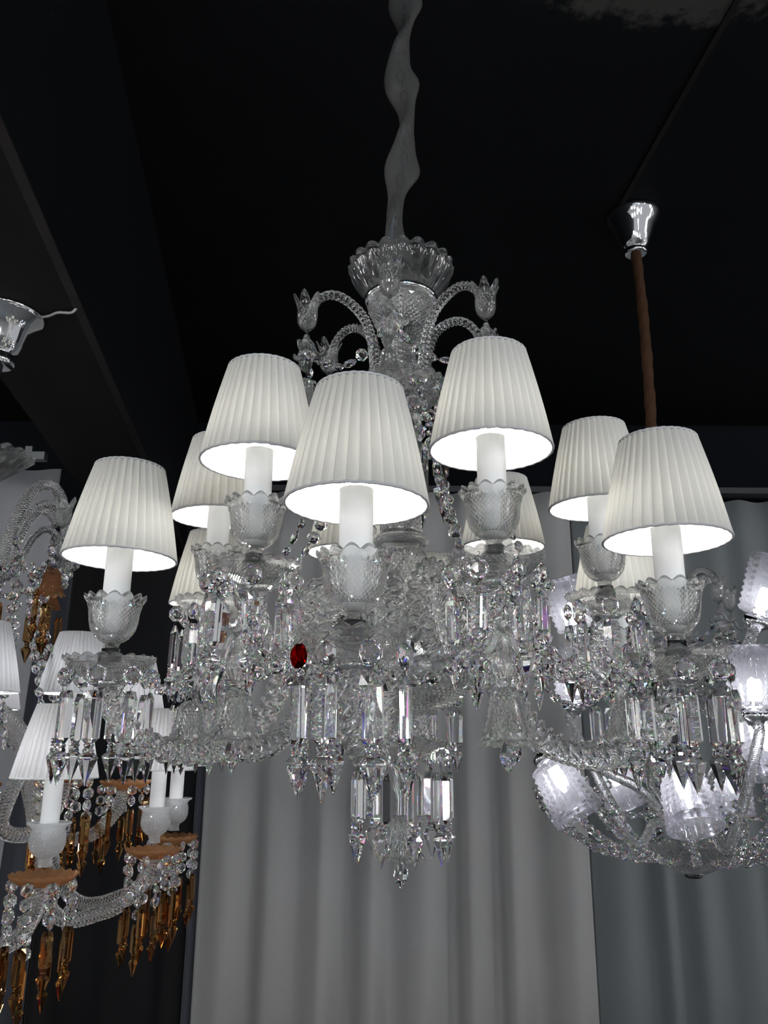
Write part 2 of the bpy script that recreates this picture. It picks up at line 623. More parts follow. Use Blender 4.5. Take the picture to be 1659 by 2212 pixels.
def fleur_mesh(name, mat='glass', S=1.):
    """three-lobed crystal flower with a fluted bud below; hangs from z 0"""
    b = MB()
    b.lathe([(0, 0), (.004, -.003), (.0055, -.010), (.0045, -.018), (.0035, -.024), (.0075, -.032), (.0100, -.042), (.0085, -.052), (.004, -.060), (0, -.063)], 24, 0, True, True,
            lambda a, k: ((.0012 * cos(8 * a) if k > 4 else 0), 0))
    for i in range(3):
        a = 2 * pi * i / 3 + pi / 6
        pts = [(.002, -.012), (.008, -.018), (.012, -.028), (.019, -.033), (.026, -.030), (.028, -.024)]
        path = spline([(r * cos(a), r * sin(a), z) for r, z in pts], 20)
        b.tube(path, lambda u: .0052 * (1 - .45 * u), 8, 0, True)
    hook(b, 0, .006, .0, 1)
    for i in range(len(b.v)): b.v[i] = tuple(c * S for c in b.v[i])
    return b.mesh(name, [mat, 'wire'])


def tulip_mesh(name, mat='glass', S=1.):
    b = MB()
    n = 72
    pet = lambda w, up: (lambda t: (w * abs(cos(3 * t)) ** 1.5, up * abs(cos(3 * t)) ** 1.5))
    out = [(.004, -.030), (.0105, -.026), (.0145, -.018), (.0158, -.006), (.0155, .004)]
    base = b.ring(18, .0025, -.033); r1 = b.ring(18, *out[0]); b.zip(base, r1, 0, True)
    lo, hi = b.diamonds(out, 18, 8, -.0010, 0, r1)
    a = b.ring(n, .0158, .008, 0, pet(.001, .004)); b.zip(hi, a, 0, True)
    c = b.ring(n, .0172, .012, 0, pet(.006, .016)); b.zip(a, c, 0, True)
    d = b.ring(n, .0158, .0125, 0, pet(.006, .0165)); b.zip(c, d, 0, True)
    e = b.ring(n, .0140, .006, 0, pet(.001, .004)); b.zip(d, e, 0, True)
    prev = e
    for r, z in ((.0138, -.004), (.0125, -.016), (.008, -.023), (.002, -.026)):
        q = b.ring(18, r, z); b.zip(prev, q, 0, True); prev = q
    b.cap(prev); b.cap(base)
    for i in range(len(b.v)): b.v[i] = tuple(c * S for c in b.v[i])
    return b.mesh(name, [mat])


def arm_mesh(name, pts, r=.0155, mat='arm', lobes=4, pitch=.072, amp=.0034, sides=30, step=.0042, pw=.8, taper=0.):
    path = even(spline([(a, 0, z) for a, z in pts], 400), step)
    b = MB()
    b.tube(path, (lambda u: r * (1 - taper * u)), sides, 0, True, lobes, amp, pitch, 1., True, pw)
    return b.mesh(name, [mat])


def solid_diamond(name, low, dia, high, n, rows, h, mat='glass', sm_low=True):
    """turned glass piece: plain profile, diamond band, plain profile, solid"""
    b = MB()
    prev = None
    rings = [b.ring(n, r, z) for r, z in low]
    for A, B in zip(rings[:-1], rings[1:]): b.zip(A, B, 0, sm_low)
    r1 = b.ring(n, *dia[0])
    if rings: b.zip(rings[-1], r1, 0, True)
    lo, hi = b.diamonds(dia, n, rows, h, 0, r1)
    prev = hi
    for r, z in high:
        q = b.ring(n, r, z); b.zip(prev, q, 0, True); prev = q
    b.cap(prev); b.cap(rings[0] if rings else lo)
    return b.mesh(name, [mat])


def turned(name, prof, n=40, mat='glass', fn=None):
    b = MB(); b.lathe(prof, n, 0, True, True, fn)
    return b.mesh(name, [mat])


# =================================================================== ROOM
ZC = 1.97


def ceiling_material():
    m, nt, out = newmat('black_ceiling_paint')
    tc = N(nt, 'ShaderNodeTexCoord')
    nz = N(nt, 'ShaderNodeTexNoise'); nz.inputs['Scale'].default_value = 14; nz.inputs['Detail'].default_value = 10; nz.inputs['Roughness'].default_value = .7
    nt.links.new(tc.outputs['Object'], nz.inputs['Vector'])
    # lighter grey patch: box-shaped distance from a centre, broken up by noise
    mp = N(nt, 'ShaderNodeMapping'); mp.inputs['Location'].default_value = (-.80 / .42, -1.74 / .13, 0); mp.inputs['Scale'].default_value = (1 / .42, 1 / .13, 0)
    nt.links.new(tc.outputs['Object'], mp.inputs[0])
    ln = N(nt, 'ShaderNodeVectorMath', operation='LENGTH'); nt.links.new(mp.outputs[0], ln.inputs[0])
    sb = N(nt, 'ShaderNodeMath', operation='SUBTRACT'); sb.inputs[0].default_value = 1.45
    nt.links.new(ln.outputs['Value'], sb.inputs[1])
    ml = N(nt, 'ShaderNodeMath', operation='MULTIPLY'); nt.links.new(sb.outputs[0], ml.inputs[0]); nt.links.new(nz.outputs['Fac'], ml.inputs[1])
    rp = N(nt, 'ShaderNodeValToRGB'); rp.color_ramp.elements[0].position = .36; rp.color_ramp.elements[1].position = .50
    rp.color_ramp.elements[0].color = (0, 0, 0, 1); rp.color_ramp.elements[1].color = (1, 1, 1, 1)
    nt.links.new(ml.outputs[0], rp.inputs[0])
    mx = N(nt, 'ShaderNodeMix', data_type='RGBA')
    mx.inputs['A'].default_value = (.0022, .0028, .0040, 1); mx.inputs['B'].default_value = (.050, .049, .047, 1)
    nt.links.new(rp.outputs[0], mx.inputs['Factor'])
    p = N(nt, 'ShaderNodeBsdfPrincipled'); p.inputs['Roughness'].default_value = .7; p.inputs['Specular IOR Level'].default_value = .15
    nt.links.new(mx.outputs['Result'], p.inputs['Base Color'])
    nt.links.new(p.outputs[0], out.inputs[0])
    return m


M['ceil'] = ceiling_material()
M['wall'] = principled('black_wall_paint', (.004, .005, .0075), .8, 0, .1, .2, 6)
M['floor'] = principled('pale_grey_floor', (.30, .30, .295), .35, 0, .4, .1, 3)
M['beam'] = principled('brown_black_beam', (.011, .010, .010), .7, 0, .15, .25, 12)
M['beamedge'] = principled('worn_beam_edge', (.018, .015, .014), .5, 0, .3, .8, 9)


def struct(name, b, mats):
    o = put(name, b.mesh(name, mats)); o['kind'] = 'structure'; return o


X0, X1, Y0, Y1, ZF = -3.6, 4.2, -3.2, 4.8, -1.55
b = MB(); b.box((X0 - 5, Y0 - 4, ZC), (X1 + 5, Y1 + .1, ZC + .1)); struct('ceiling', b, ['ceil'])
b = MB(); b.box((X0 - 5, Y0 - 4, ZF - .1), (X1 + 5, Y1 + .1, ZF)); struct('floor', b, ['floor'])
b = MB(); b.box((X0 - 5, Y1, ZF), (X1 + 5, Y1 + .1, ZC)); struct('wall_back', b, ['wall'])

# dropped soffit on the left (underside z 1.05), running away from the camera
bd = Vector((-.135, 1.0, 0)).normalized(); bn = Vector((bd.y, -bd.x, 0))
pr = Vector((-.70, 1.196, 0))
w_s = .31
b = MB()
c0 = pr - bd * 3.2; c1 = pr + bd * 3.55
q = [c0, c1, c1 - bn * w_s, c0 - bn * w_s]
lo = [b.vert((p.x, p.y, 1.05)) for p in q]; hi = [b.vert((p.x, p.y, ZC)) for p in q]
b.face(lo, 0); b.face(hi, 1)
for i in range(4): b.face((lo[i], lo[(i + 1) % 4], hi[(i + 1) % 4], hi[i]), 1)
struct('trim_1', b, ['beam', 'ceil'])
b = MB()
for s0, s1, dz in ((0, .022, 0),):
    p0, p1 = c0 + bn * .001, c1 + bn * .001
    q = [p0, p1, p1 + bn * .022, p0 + bn * .022]
    lo = [b.vert((p.x, p.y, 1.048)) for p in q]; hi = [b.vert((p.x, p.y, 1.0525)) for p in q]
    b.face(lo); b.face(hi)
    for i in range(4): b.face((lo[i], lo[(i + 1) % 4], hi[(i + 1) % 4], hi[i]))
struct('trim_2', b, ['beamedge'])
# ceiling seam batten on the right
b = MB()
s0 = Vector((.965, 1.55, 0)); sd = Vector((-.081, 1, 0)).normalized(); sn = Vector((sd.y, -sd.x, 0)); s1 = s0 + sd * 1.15
q = [s0, s1, s1 + sn * .018, s0 + sn * .018]
lo = [b.vert((p.x, p.y, ZC - .008)) for p in q]; hi = [b.vert((p.x, p.y, ZC + .002)) for p in q]
b.face(lo); b.face(hi)
for i in range(4): b.face((lo[i], lo[(i + 1) % 4], hi[(i + 1) % 4], hi[i]))
struct('trim_3', b, ['beam'])


# curtains
def curtain(name, x0, x1, y, ztop, mat, label, seed, wl=.16, amp=.03, taper=(0, 0), group=None, zb=ZF + .02, yr=0.):
    rnd = random.Random(seed)
    knots = []; x = 0; W = x1 - x0; s = 1
    while x < W:
        knots.append((x, s * amp * rnd.uniform(.35, 1.1))); x += wl * rnd.uniform(.35, .95); s = -s
    knots.append((W, 0))
    b = MB(); nx = int(W / .012); nz = 14
    ph = rnd.uniform(0, 6)

    def fold(x):
        for (xa, ya), (xb, yb) in zip(knots[:-1], knots[1:]):
            if x <= xb:
                u = (x - xa) / (xb - xa); u = u * u * (3 - 2 * u)
                return ya + (yb - ya) * u
        return 0
    rows = []
    for j in range(nz + 1):
        t = j / nz; z = zb + (ztop - zb) * t
        row = []
        for i in range(nx + 1):
            u = i / nx
            xa = x0 + taper[0] * (1 - t); xb = x1 + taper[1] * (1 - t)
            xx = xa + (xb - xa) * u
            f = fold(u * W) * (.55 + .45 * (1 - t)) + .0012 * sin(u * W * 23 + t * 2 + ph)
            row.append(b.vert((xx, y + yr * u + f, z + .004 * sin(u * W * 30 + ph))))
        rows.append(row)
    for A, B in zip(rows[:-1], rows[1:]):
        for i in range(nx): b.face((A[i], A[i + 1], B[i + 1], B[i]), 0, True)
    o = put(name, b.mesh(name, [mat], False))
    md = o.modifiers.new('thickness', 'SOLIDIFY'); md.thickness = .003
    o['label'] = label; o['category'] = 'curtain'
    if group: o['group'] = group
    return o


M['cgrey'] = curtainmat('grey_curtain_cloth', (.375, .375, .373))
M['cblue'] = curtainmat('blue_grey_curtain_cloth', (.20, .22, .232))
M['cblack'] = curtainmat('black_curtain_cloth', (.012, .012, .014))
M['cwhite'] = curtainmat('pale_curtain_cloth', (.27, .27, .285))
M['cslate'] = curtainmat('slate_curtain_cloth', (.07, .075, .095))
curtain('curtain', -.93, 1.06, 4.45, 1.40, 'cgrey', 'wide mid-grey pleated curtain hanging behind the middle chandelier', 3, .20, .055)
curtain('curtain', 1.09, 3.4, 4.55, 1.39, 'cblue', 'darker blue-grey curtain hanging behind the basket-shaped chandelier on the right', 8, .17, .05)
curtain('curtain', -1.80, -.98, 4.60, 1.42, 'cblack', 'black curtain between the slate curtain and the wide grey curtain', 5, .20, .03)
curtain('curtain', -.985, -.93, 4.50, 1.40, 'cslate', 'narrow dark slate strip of curtain at the edge of the wide grey curtain', 15, .06, .01)
curtain('curtain', -2.12, -1.70, 4.35, 1.28, 'cslate', 'slate-coloured narrow curtain beside the black curtain at the left', 9, .14, .03)
pw_ = at_y(132, 1023, 3.3)
curtain('curtain', -2.3, pw_.x, 3.3, pw_.z, 'cwhite', 'pale grey curtain hung behind the amber-trimmed chandelier, at the left edge', 12, .15, .03, (0, -.08))
b = MB(); pa = at_y(-60, 998, 3.28); pb = at_y(98, 998, 3.28)
b.box((pa.x, 3.26, pb.z - .012), (pb.x, 3.30, pb.z + .022)); b.box((pb.x - .09, 3.27, pb.z + .02), (pb.x - .06, 3.29, pb.z + .05))
o = put('curtain_rail', b.mesh('curtain_rail', [principled('grey_rail', (.25, .27, .27), .5)])); o['label'] = 'pale rail above the pale grey curtain at the left edge'; o['category'] = 'curtain rail'
b = MB(); pa = at_y(60, 1104, 4.3); pb = at_y(136, 1104, 4.3)
b.box((pa.x, 4.27, pb.z - .012), (pb.x, 4.33, pb.z + .02)); b.box((pb.x - .04, 4.28, pb.z - .05), (pb.x - .01, 4.32, pb.z - .01))
o = put('curtain_rail', b.mesh('curtain_rail', [principled('grey_rail_end', (.16, .17, .17), .5)])); o['label'] = 'dark grey rail end above the slate-coloured curtain'; o['category'] = 'curtain rail'
b = MB(); b.box((-1.0, 4.50, 1.425), (3.5, 4.60, 1.46))
o = put('curtain_rail', b.mesh('curtain_rail', [principled('curtain_heading', (.05, .052, .058), .7)])); o['label'] = 'long dark rail along the top of the wide grey and blue-grey curtains'; o['category'] = 'curtain rail'

# =================================================================== shared meshes
ME = {}
ME['prism'] = prism_mesh('prism_drop', 'crystal', .061, 1.14)
ME['prismbig'] = prism_mesh('prism_drop_long', 'crystal', .095, 1.25)
ME['prismamber'] = prism_mesh('amber_prism_drop', 'amber', .056, 1.0)
ME['oct'] = octagon_mesh('octagon_bead', 'crystal', .0136)
ME['octred'] = octagon_mesh('red_octagon_bead', 'red', .0136)
ME['drop'] = drop_mesh('teardrop', 'crystal')
ME['cup'] = cup_mesh()
ME['pan'] = pan_mesh()
ME['shade'] = shade_mesh('lamp_shade')
ME['trim'] = trim_mesh('shade_trim')
ME['trimtop'] = trim_mesh('shade_top_trim', .050)
ME['candle'] = candle_mesh('candle_tube')
ME['bulb'] = bulb_mesh('bulb')
ME['bulb2'] = bulb_mesh('cool_bulb', 'bulb2')
ME['bell'] = bell_mesh('hanging_bell')
ME['bellS'] = bell_mesh('small_bell', 'bell', .027, .060)
ME['bellA'] = bell_mesh('amber_bell', 'ambercup', .032, .060)
ME['fleur'] = fleur_mesh('fleur_ornament')
ME['tulip'] = tulip_mesh('tulip_cup')
b = MB(); b.lathe([(.012, -.012), (.016, -.010), (.016, .004), (.0125, .006), (.0125, .012)], 24); ME['holder'] = b.mesh('holder_ring', ['dark'])
b = MB(); b.lathe([(.0, -.008), (.015, -.008), (.021, -.004), (.022, .001), (.018, .002), (0, .002)], 32); ME['socket'] = b.mesh('arm_socket', ['chrome'])


def bead1(name, mat, r=.0105, n=8, stretch=1.):
    b = MB(); oct_bead(b, 0, 0, r, .0055, 0)
    if stretch != 1: b.v = [(x, y, z * stretch) for x, y, z in b.v]
    # linking pin at both ends
    R = r * stretch
    for s in (-1, 1): b.tube([(0, 0, s * (R - .001)), (.0008, .0006, s * (R + .0015)), (0, 0, s * (R + .003))], .0004, 4, 1)
    return b.mesh(name, [mat, 'wire'])


ME['bead'] = bead1('chain_bead', 'crystal')
ME['almond'] = bead1('almond_bead', 'crystal', .0085, 6, 2.1)


def string_beads(path, parent, me, pitch, z0, name='chain_bead', alt=None, merged=None):
    pts = even(path, pitch)
    for k in range(len(pts) - 1):
        a, c = pts[k], pts[k + 1]
        mid = (a + c) / 2; d = (c - a).normalized()
        q = d.to_track_quat('Z', 'Y').to_matrix().to_4x4() @ Matrix.Rotation(random.uniform(-.9, .9), 4, 'Z')
        m_ = alt if (alt and k % 3 == 2) else me
        if merged is not None:
            merged.append((Matrix.Translation(mid) @ q, m_))
        else:
            o = put(name, m_, parent, mid - Vector((0, 0, z0)), q.to_euler())


def sag(a, b_, s, n=60):
    a, b_ = Vector(a), Vector(b_)
    return [a.lerp(b_, t / n) - Vector((0, 0, s * 4 * (t / n) * (1 - t / n))) for t in range(n + 1)]


def merge_beads(name, items, parent, z0, src):
    b = MB()
    for T, k in items: b.add(src[k], T)
    return b


# bead source builders for merged strands
def bead_src(r=.0105, n=8, stretch=1., mi=0):
    s = MB(); oct_bead(s, 0, 0, r, .0055, mi, n=n)
    if stretch != 1: s.v = [(x, y, z * stretch) for x, y, z in s.v]
    R = r * stretch
    for q in (-1, 1): s.tube([(0, 0, q * (R - .001)), (0, .0005, q * (R + .003))], .0004, 3, 1)
    return s


BS = bead_src(.0105, 8)
BSL = bead_src(.013, 6)


def strand(name, path, parent, z0, pitch=.024, src=None, mats=('crystal', 'wire'), scale=1.):
    """one strung chain of beads as one part"""
    src = src or BS
    pts = even(path, pitch); b = MB()
    for a, c in zip(pts[:-1], pts[1:]):
        mid = (a + c) / 2; d = (c - a).normalized()
        q = d.to_track_quat('Z', 'Y').to_matrix().to_4x4() @ Matrix.Rotation(random.uniform(-1.2, 1.2), 4, 'Z')
        b.add(src, Matrix.Translation(mid - Vector((0, 0, z0))) @ q @ Matrix.Scale(scale, 4))
    return put(name, b.mesh(name, list(mats)), parent)


# =================================================================== MAIN CHANDELIER
CX, CY, ZB = .0283, 1.2973, -.203
main = root('chandelier', (CX, CY, ZB), 'large clear crystal chandelier in the middle with twelve pleated shades on a sleeved chain', 'chandelier')


def P3(az, r, z):       # chandelier-local position
    return Vector((r * cos(az), r * sin(az), z - ZB))


def T(z): return (0, 0, z - ZB)


def mp(name, me, z=0., label=None):
    return put(name, me, main, T(z), None, None, label)


# crown bowl: ribbed scalloped bowl with diamond vase below
b = MB()
ribs = lambda w: (lambda a: (w * abs(cos(10 * a)), 0))
n = 160
R_ = [b.ring(n, .060, .772), b.ring(n, .064, .778), b.ring(n, .072, .792, 0, ribs(.003)), b.ring(n, .082, .810, 0, ribs(.005)), b.ring(n, .089, .826, 0, ribs(.006)),
      b.ring(n, .0905, .834, 0, lambda a: (.007 * abs(cos(10 * a)), .006 * abs(cos(10 * a)))), b.ring(n, .087, .837, 0, lambda a: (.007 * abs(cos(10 * a)), .007 * abs(cos(10 * a)))),
      b.ring(n, .083, .828, 0, ribs(.004)), b.ring(n, .075, .810, 0, ribs(.002)), b.ring(n, .064, .794), b.ring(n, .050, .785), b.ring(n, .018, .783)]
for A, B in zip(R_[:-1], R_[1:]): b.zip(A, B, 0, True)
b.cap(R_[-1]); b.cap(R_[0])
mp('crown_bowl', b.mesh('crown_bowl', ['glass']))
mp('crown_collar', turned('crown_collar', [(.03, .764), (.062, .764), (.066, .768), (.066, .773), (.062, .777), (.03, .777)], 48, 'chrome'))
mp('crown_vase', solid_diamond('crown_vase', [(.020, .676), (.027, .680)], [(.029, .682), (.032, .690), (.038, .708), (.048, .730), (.056, .746), (.060, .757)], [(.060, .762), (.040, .765)], 32, 18, .0022))
mp('upper_stem', solid_diamond('upper_stem', [(.024, .605), (.026, .607)], [(.026, .610), (.0245, .640), (.026, .672)], [(.026, .676), (.018, .680)], 22, 14, .0012))
# upper dish with hanging prisms
b = MB()
dl = [(.028, .555), (.045, .563), (.062, .578), (.074, .596)]
base = b.ring(44, .022, .552); r1 = b.ring(44, *dl[0]); b.zip(base, r1, 0, True)
_, hi_ = b.diamonds(dl, 44, 12, .0018, 0, r1)
a1 = b.ring(132, .077, .599); b.zip(hi_, a1)
a2 = b.ring(132, .0785, .602, 0, scal(22, .003, .002)); b.zip(a1, a2, 0, True)
a3 = b.ring(132, .0765, .605, 0, scal(22, .003, .005)); b.zip(a2, a3, 0, True)
a4 = b.ring(44, .068, .598); b.zip(a3, a4, 0, True)
a5 = b.ring(44, .050, .580); b.zip(a4, a5, 0, True)
a6 = b.ring(44, .015, .572); b.zip(a5, a6, 0, True); b.cap(a6); b.cap(base)
udish = mp('upper_dish', b.mesh('upper_dish', ['glass']))
mp('neck_ring', turned('neck_ring', [(.012, .536), (.021, .537), (.024, .541), (.022, .546), (.024, .550), (.014, .553)], 40, 'chrome'))
mp('ball_knop', turned('ball_knop', [(.012, .486), (.017, .489), (.0225, .498), (.0245, .510), (.022, .523), (.017, .531), (.012, .535)], 40, 'glass', lambda a, k: (.0012 * cos(12 * a), 0)))
mp('fluted_flare', turned('fluted_flare', [(.014, .392), (.020, .395), (.018, .412), (.019, .430), (.024, .446), (.033, .456), (.036, .460), (.030, .463), (.018, .470), (.015, .484)], 48, 'glass', lambda a, k: (.0022 * cos(12 * a) * (1 if 2 < k < 8 else .3), 0)))
mp('column', solid_diamond('column', [(.024, .335), (.033, .337)], [(.034, .339), (.0335, .360), (.031, .385)], [(.030, .389), (.018, .392)], 28, 12, .0015))
mp('collar', turned('collar', [(.020, .312), (.040, .314), (.0455, .320), (.0455, .327), (.040, .333), (.022, .335)], 48))
mp('lower_vase', solid_diamond('lower_vase', [(.020, .176), (.030, .178)], [(.032, .180), (.038, .196), (.048, .218), (.0565, .240), (.0575, .255), (.052, .275), (.043, .292), (.038, .305)], [(.036, .310), (.020, .312)], 34, 24, .0022))
mp('hub', turned('hub', [(.03, .100), (.052, .104), (.056, .112), (.056, .150), (.050, .166), (.035, .172), (.02, .176)], 48, 'chrome'))
# lower bowl
b = MB()
dl = [(.032, .046), (.060, .052), (.090, .070), (.115, .092), (.128, .110)]
base = b.ring(64, .026, .044); r1 = b.ring(64, *dl[0]); b.zip(base, r1, 0, True)
_, hi_ = b.diamonds(dl, 64, 20, .0024, 0, r1)
a1 = b.ring(192, .131, .114); b.zip(hi_, a1)
a2 = b.ring(192, .133, .117, 0, scal(32, .003, .002)); b.zip(a1, a2, 0, True)
a3 = b.ring(192, .130, .120, 0, scal(32, .003, .005)); b.zip(a2, a3, 0, True)
prev = a3
for r, z in ((.124, .112), (.110, .095), (.086, .076), (.058, .060), (.020, .055)):
    q_ = b.ring(64, r, z); b.zip(prev, q_, 0, True); prev = q_
b.cap(prev); b.cap(base)
lbowl = mp('lower_bowl', b.mesh('lower_bowl', ['glass']))
mp('lower_stem', solid_diamond('lower_stem', [(.018, .004), (.022, .006)], [(.024, .009), (.030, .022), (.026, .036)], [(.022, .040), (.016, .044)], 22, 8, .0012))
bpan = put('lower_dish', pan_mesh('lower_dish', 'pan', .074, .026), main, T(.004))
mp('finial_stem', turned('finial_stem', [(.004, -.106), (.007, -.100), (.007, -.075), (.014, -.060), (.012, -.045), (.018, -.032), (.018, -.022)], 24))
put('finial_bell', bell_mesh('finial_bell', 'bell', .037, .060), main, T(-.102))
put('finial_drop', drop_mesh('finial_drop', 'crystal', .042, .0115), main, T(-.161))

# hanging sleeve and the chain inside it
b = MB()
zs = [.835 + i * (ZC - .835) / 10 for i in range(11)]
offs = [(.0, 0), (-.012, .0), (.004, 0), (.012, .004), (-.002, -.002), (.010, 0), (.004, .003), (-.012, 0), (-.004, 0), (.006, 0), (0, 0)]
path = spline([(ox, oy, z - ZB) for z, (ox, oy) in zip(zs, offs)], 240)


def sl(u):
    return .0235 + .0040 * sin(u * 37) + .0030 * sin(u * 71 + 1) + (.006 * max(0, 1 - u * 30))


m_, nt, out_ = newmat('smoky_sheer_sleeve')
pp = N(nt, 'ShaderNodeBsdfPrincipled'); pp.inputs['Base Color'].default_value = (.10, .098, .095, 1); pp.inputs['Roughness'].default_value = .28; pp.inputs['Specular IOR Level'].default_value = .6
tr = N(nt, 'ShaderNodeBsdfTransparent'); mx = N(nt, 'ShaderNodeMixShader'); mx.inputs[0].default_value = .50
lw = N(nt, 'ShaderNodeLayerWeight'); lw.inputs[0].default_value = .35
mr = N(nt, 'ShaderNodeMapRange'); mr.inputs['To Min'].default_value = .42; mr.inputs['To Max'].default_value = .85
nt.links.new(lw.outputs['Facing'], mr.inputs['Value']); nt.links.new(mr.outputs[0], mx.inputs[0])
nt.links.new(tr.outputs[0], mx.inputs[1]); nt.links.new(pp.outputs[0], mx.inputs[2]); nt.links.new(mx.outputs[0], out_.inputs[0])
M['sleeve'] = m_
b.tube(path, sl, 28, 0, True, 2, .0050, .42, .72, True, 1.)
sl_o = put('chain_sleeve', b.mesh('chain_sleeve', ['sleeve']), main)
b = MB(); zz = .84; k = 0
while zz < ZC - .02:
    u = (zz - .835) / (ZC - .835); c = path[int(u * 240)]
    loop = [(0, .0075 * cos(t), .0145 * sin(t)) if k % 2 else (.0075 * cos(t), 0, .0145 * sin(t)) for t in [2 * pi * i / 16 for i in range(17)]]
    b.tube([Vector(c) + Vector(p) for p in loop], .0016, 5, 0, True, caps=False); zz += .024; k += 1
put('chain', b.mesh('chain', ['dark']), main)
mp('crown_cap', turned('crown_cap', [(.0, .784), (.030, .785), (.034, .800), (.026, .832), (.014, .848), (0, .852)], 32, 'sleeve'))

# ---------------- arms
low_pts = [(.045, .125), (.058, .185), (.095, .228), (.140, .222), (.170, .175), (.188, .105), (.212, .045), (.258, .003), (.318, -.012), (.378, .000), (.418, .032), (.434, .084)]
high_pts = [(.040, .158), (.060, .215), (.095, .252), (.140, .246), (.165, .200), (.185, .155), (.215, .122), (.258, .112), (.295, .132), (.314, .165), (.318, .200)]
armL = arm_mesh('low_arm', low_pts)
armH = arm_mesh('high_arm', high_pts)


def adj_arm(name, pts, dR, Rm):
    return [(r + dR * max(0, (r - .15) / (Rm - .15)), z) for r, z in pts]


# measured azimuth and radius of each candle
low = [(-160.0, .438), (-97.8, .436), (-39.2, .438), (22.0, .434), (81.0, .434), (145.5, .434)]
high = [(-129.1, .318), (-69.6, .320), (-6.5, .324), (49.5, .315), (109.0, .315), (173.8, .312)]
panL = ['left-most', 'front', 'right']


def light_set(az, R, zs, zoff_shade=0., tier='low', idx=0):
    """zs: height of the shade's lower rim"""
    base = P3(az, R, zs)
    put('arm', armL if tier == 'low' else armH, main, (0, 0, -ZB + (zs - (.258 if tier == 'low' else .373))), (0, 0, az), None)
    put('arm_socket', ME['socket'], main, base + Vector((0, 0, -.176)))
    rp = random.uniform(0, 6.28)
    pan = put('drip_pan', ME['pan'], main, base + Vector((0, 0, -.146)), (0, 0, rp))
    put('candle_cup', ME['cup'], main, base + Vector((0, 0, -.132)), (0, 0, random.uniform(0, 6.28)))
    put('holder_ring', ME['holder'], main, base + Vector((0, 0, -.142)))
    put('candle_tube', ME['candle'], main, base)
    put('bulb', ME['bulb'], main, base + Vector((0, 0, .016)))
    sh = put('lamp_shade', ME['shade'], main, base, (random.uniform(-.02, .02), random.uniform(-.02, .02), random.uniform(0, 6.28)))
    put('shade_trim', ME['trim'], sh); put('shade_trim', ME['trimtop'], sh, (0, 0, .138))
    # pendants round the pan rim (children of the pan)
    off = [0.10, .35, -.2, .2, .0, .4][idx]
    for k in range(8):
        a = off + 2 * pi * k / 8 + random.uniform(-.05, .05)
        lp = Vector((.0595 * cos(a), .0595 * sin(a), -.006))
        Rz = Matrix.Rotation(-rp, 4, 'Z')
        lp = Rz @ lp
        red = (tier == 'low' and idx == 1 and k == RED_K)
        tw = random.uniform(-.9, .9)
        o = put('octagon_bead', ME['octred'] if red else ME['oct'], pan, lp, (0, 0, a - rp + pi / 2 + tw), None, 'red crystal octagon' if red else None)
        tw2 = random.uniform(-.7, .7)
        put('prism_drop', ME['prism'], pan, lp + Vector((0, 0, -.0385)), (random.uniform(-.03, .03), random.uniform(-.03, .03), a - rp + pi / 2 + tw2))


RED_K = 4
low_off = 0
for i, (az, R) in enumerate(low): light_set(radians(az), R, .258, 0, 'low', i)
for i, (az, R) in enumerate(high): light_set(radians(az), R, .373, 0, 'high', i)
# ornaments and bells hanging below the high arms
for i, (az, R) in enumerate(high):
    a = radians(az)
    p = P3(a, .338, .150)
    f = put('fleur_ornament', ME['fleur'], main, p, (0, 0, a + 1.0 + i), 1.25)
    bl = put('hanging_bell', ME['bell'], main, P3(a, .338, .066), (0, 0, i))
    put('teardrop', ME['drop'], bl, (0, 0, -.056), (0, 0, i), 1.25)

# ---------------- curls with tulips
cpts = [(.030, .585), (.046, .625), (.054, .680), (.070, .722), (.098, .748), (.126, .756), (.150, .744), (.166, .720), (.169, .700)]
curl = arm_mesh('curl_arm', cpts, .0095, 'arm', 6, .055, .0015, 24, .004, .8, .35)
for i in range(6):
    a = radians([-160, -97.2, -36.5, 22, 82, 142][i])
    c = put('curl_arm', curl, main, (0, 0, -ZB), (0, 0, a))
    r_t = .172
    put('tulip_cup', ME['tulip'], c, (r_t, 0, .712), (0, 0, i), 1.12)
    put('fleur_ornament', ME['fleur'], c, (r_t, 0, .672), (0, 0, .4 + i), 1.15)
    put('small_bell', ME['bellS'], c, (r_t, 0, .588), (0, 0, i), .86)
    put('teardrop', ME['drop'], c, (r_t, 0, .545), (0, 0, i), .8)

# ---------------- prisms below the upper dish and the lower dish
for k in range(8):
    a = .25 + 2 * pi * k / 8
    lp = Vector((.0755 * cos(a), .0755 * sin(a), .598))
    put('octagon_bead', ME['oct'], udish, lp, (0, 0, a + pi / 2 + random.uniform(-.8, .8)))
    put('octagon_bead', ME['oct'], udish, lp + Vector((0, 0, -.0385)), (0, 0, a + pi / 2 + random.uniform(-.8, .8)))
    put('prism_drop', ME['prismbig'], udish, lp + Vector((0, 0, -.077)), (0, 0, a + pi / 2 + random.uniform(-.8, .8)))
for k in range(9):
    a = .1 + 2 * pi * k / 9
    lp = Vector((.0705 * cos(a), .0705 * sin(a), -.004))
    put('octagon_bead', ME['oct'], bpan, lp, (0, 0, a + pi / 2 + random.uniform(-.8, .8)))
    put('prism_drop', ME['prism'], bpan, lp + Vector((0, 0, -.0385)), (0, 0, a + pi / 2 + random.uniform(-.8, .8)), (1, 1, 1.08))

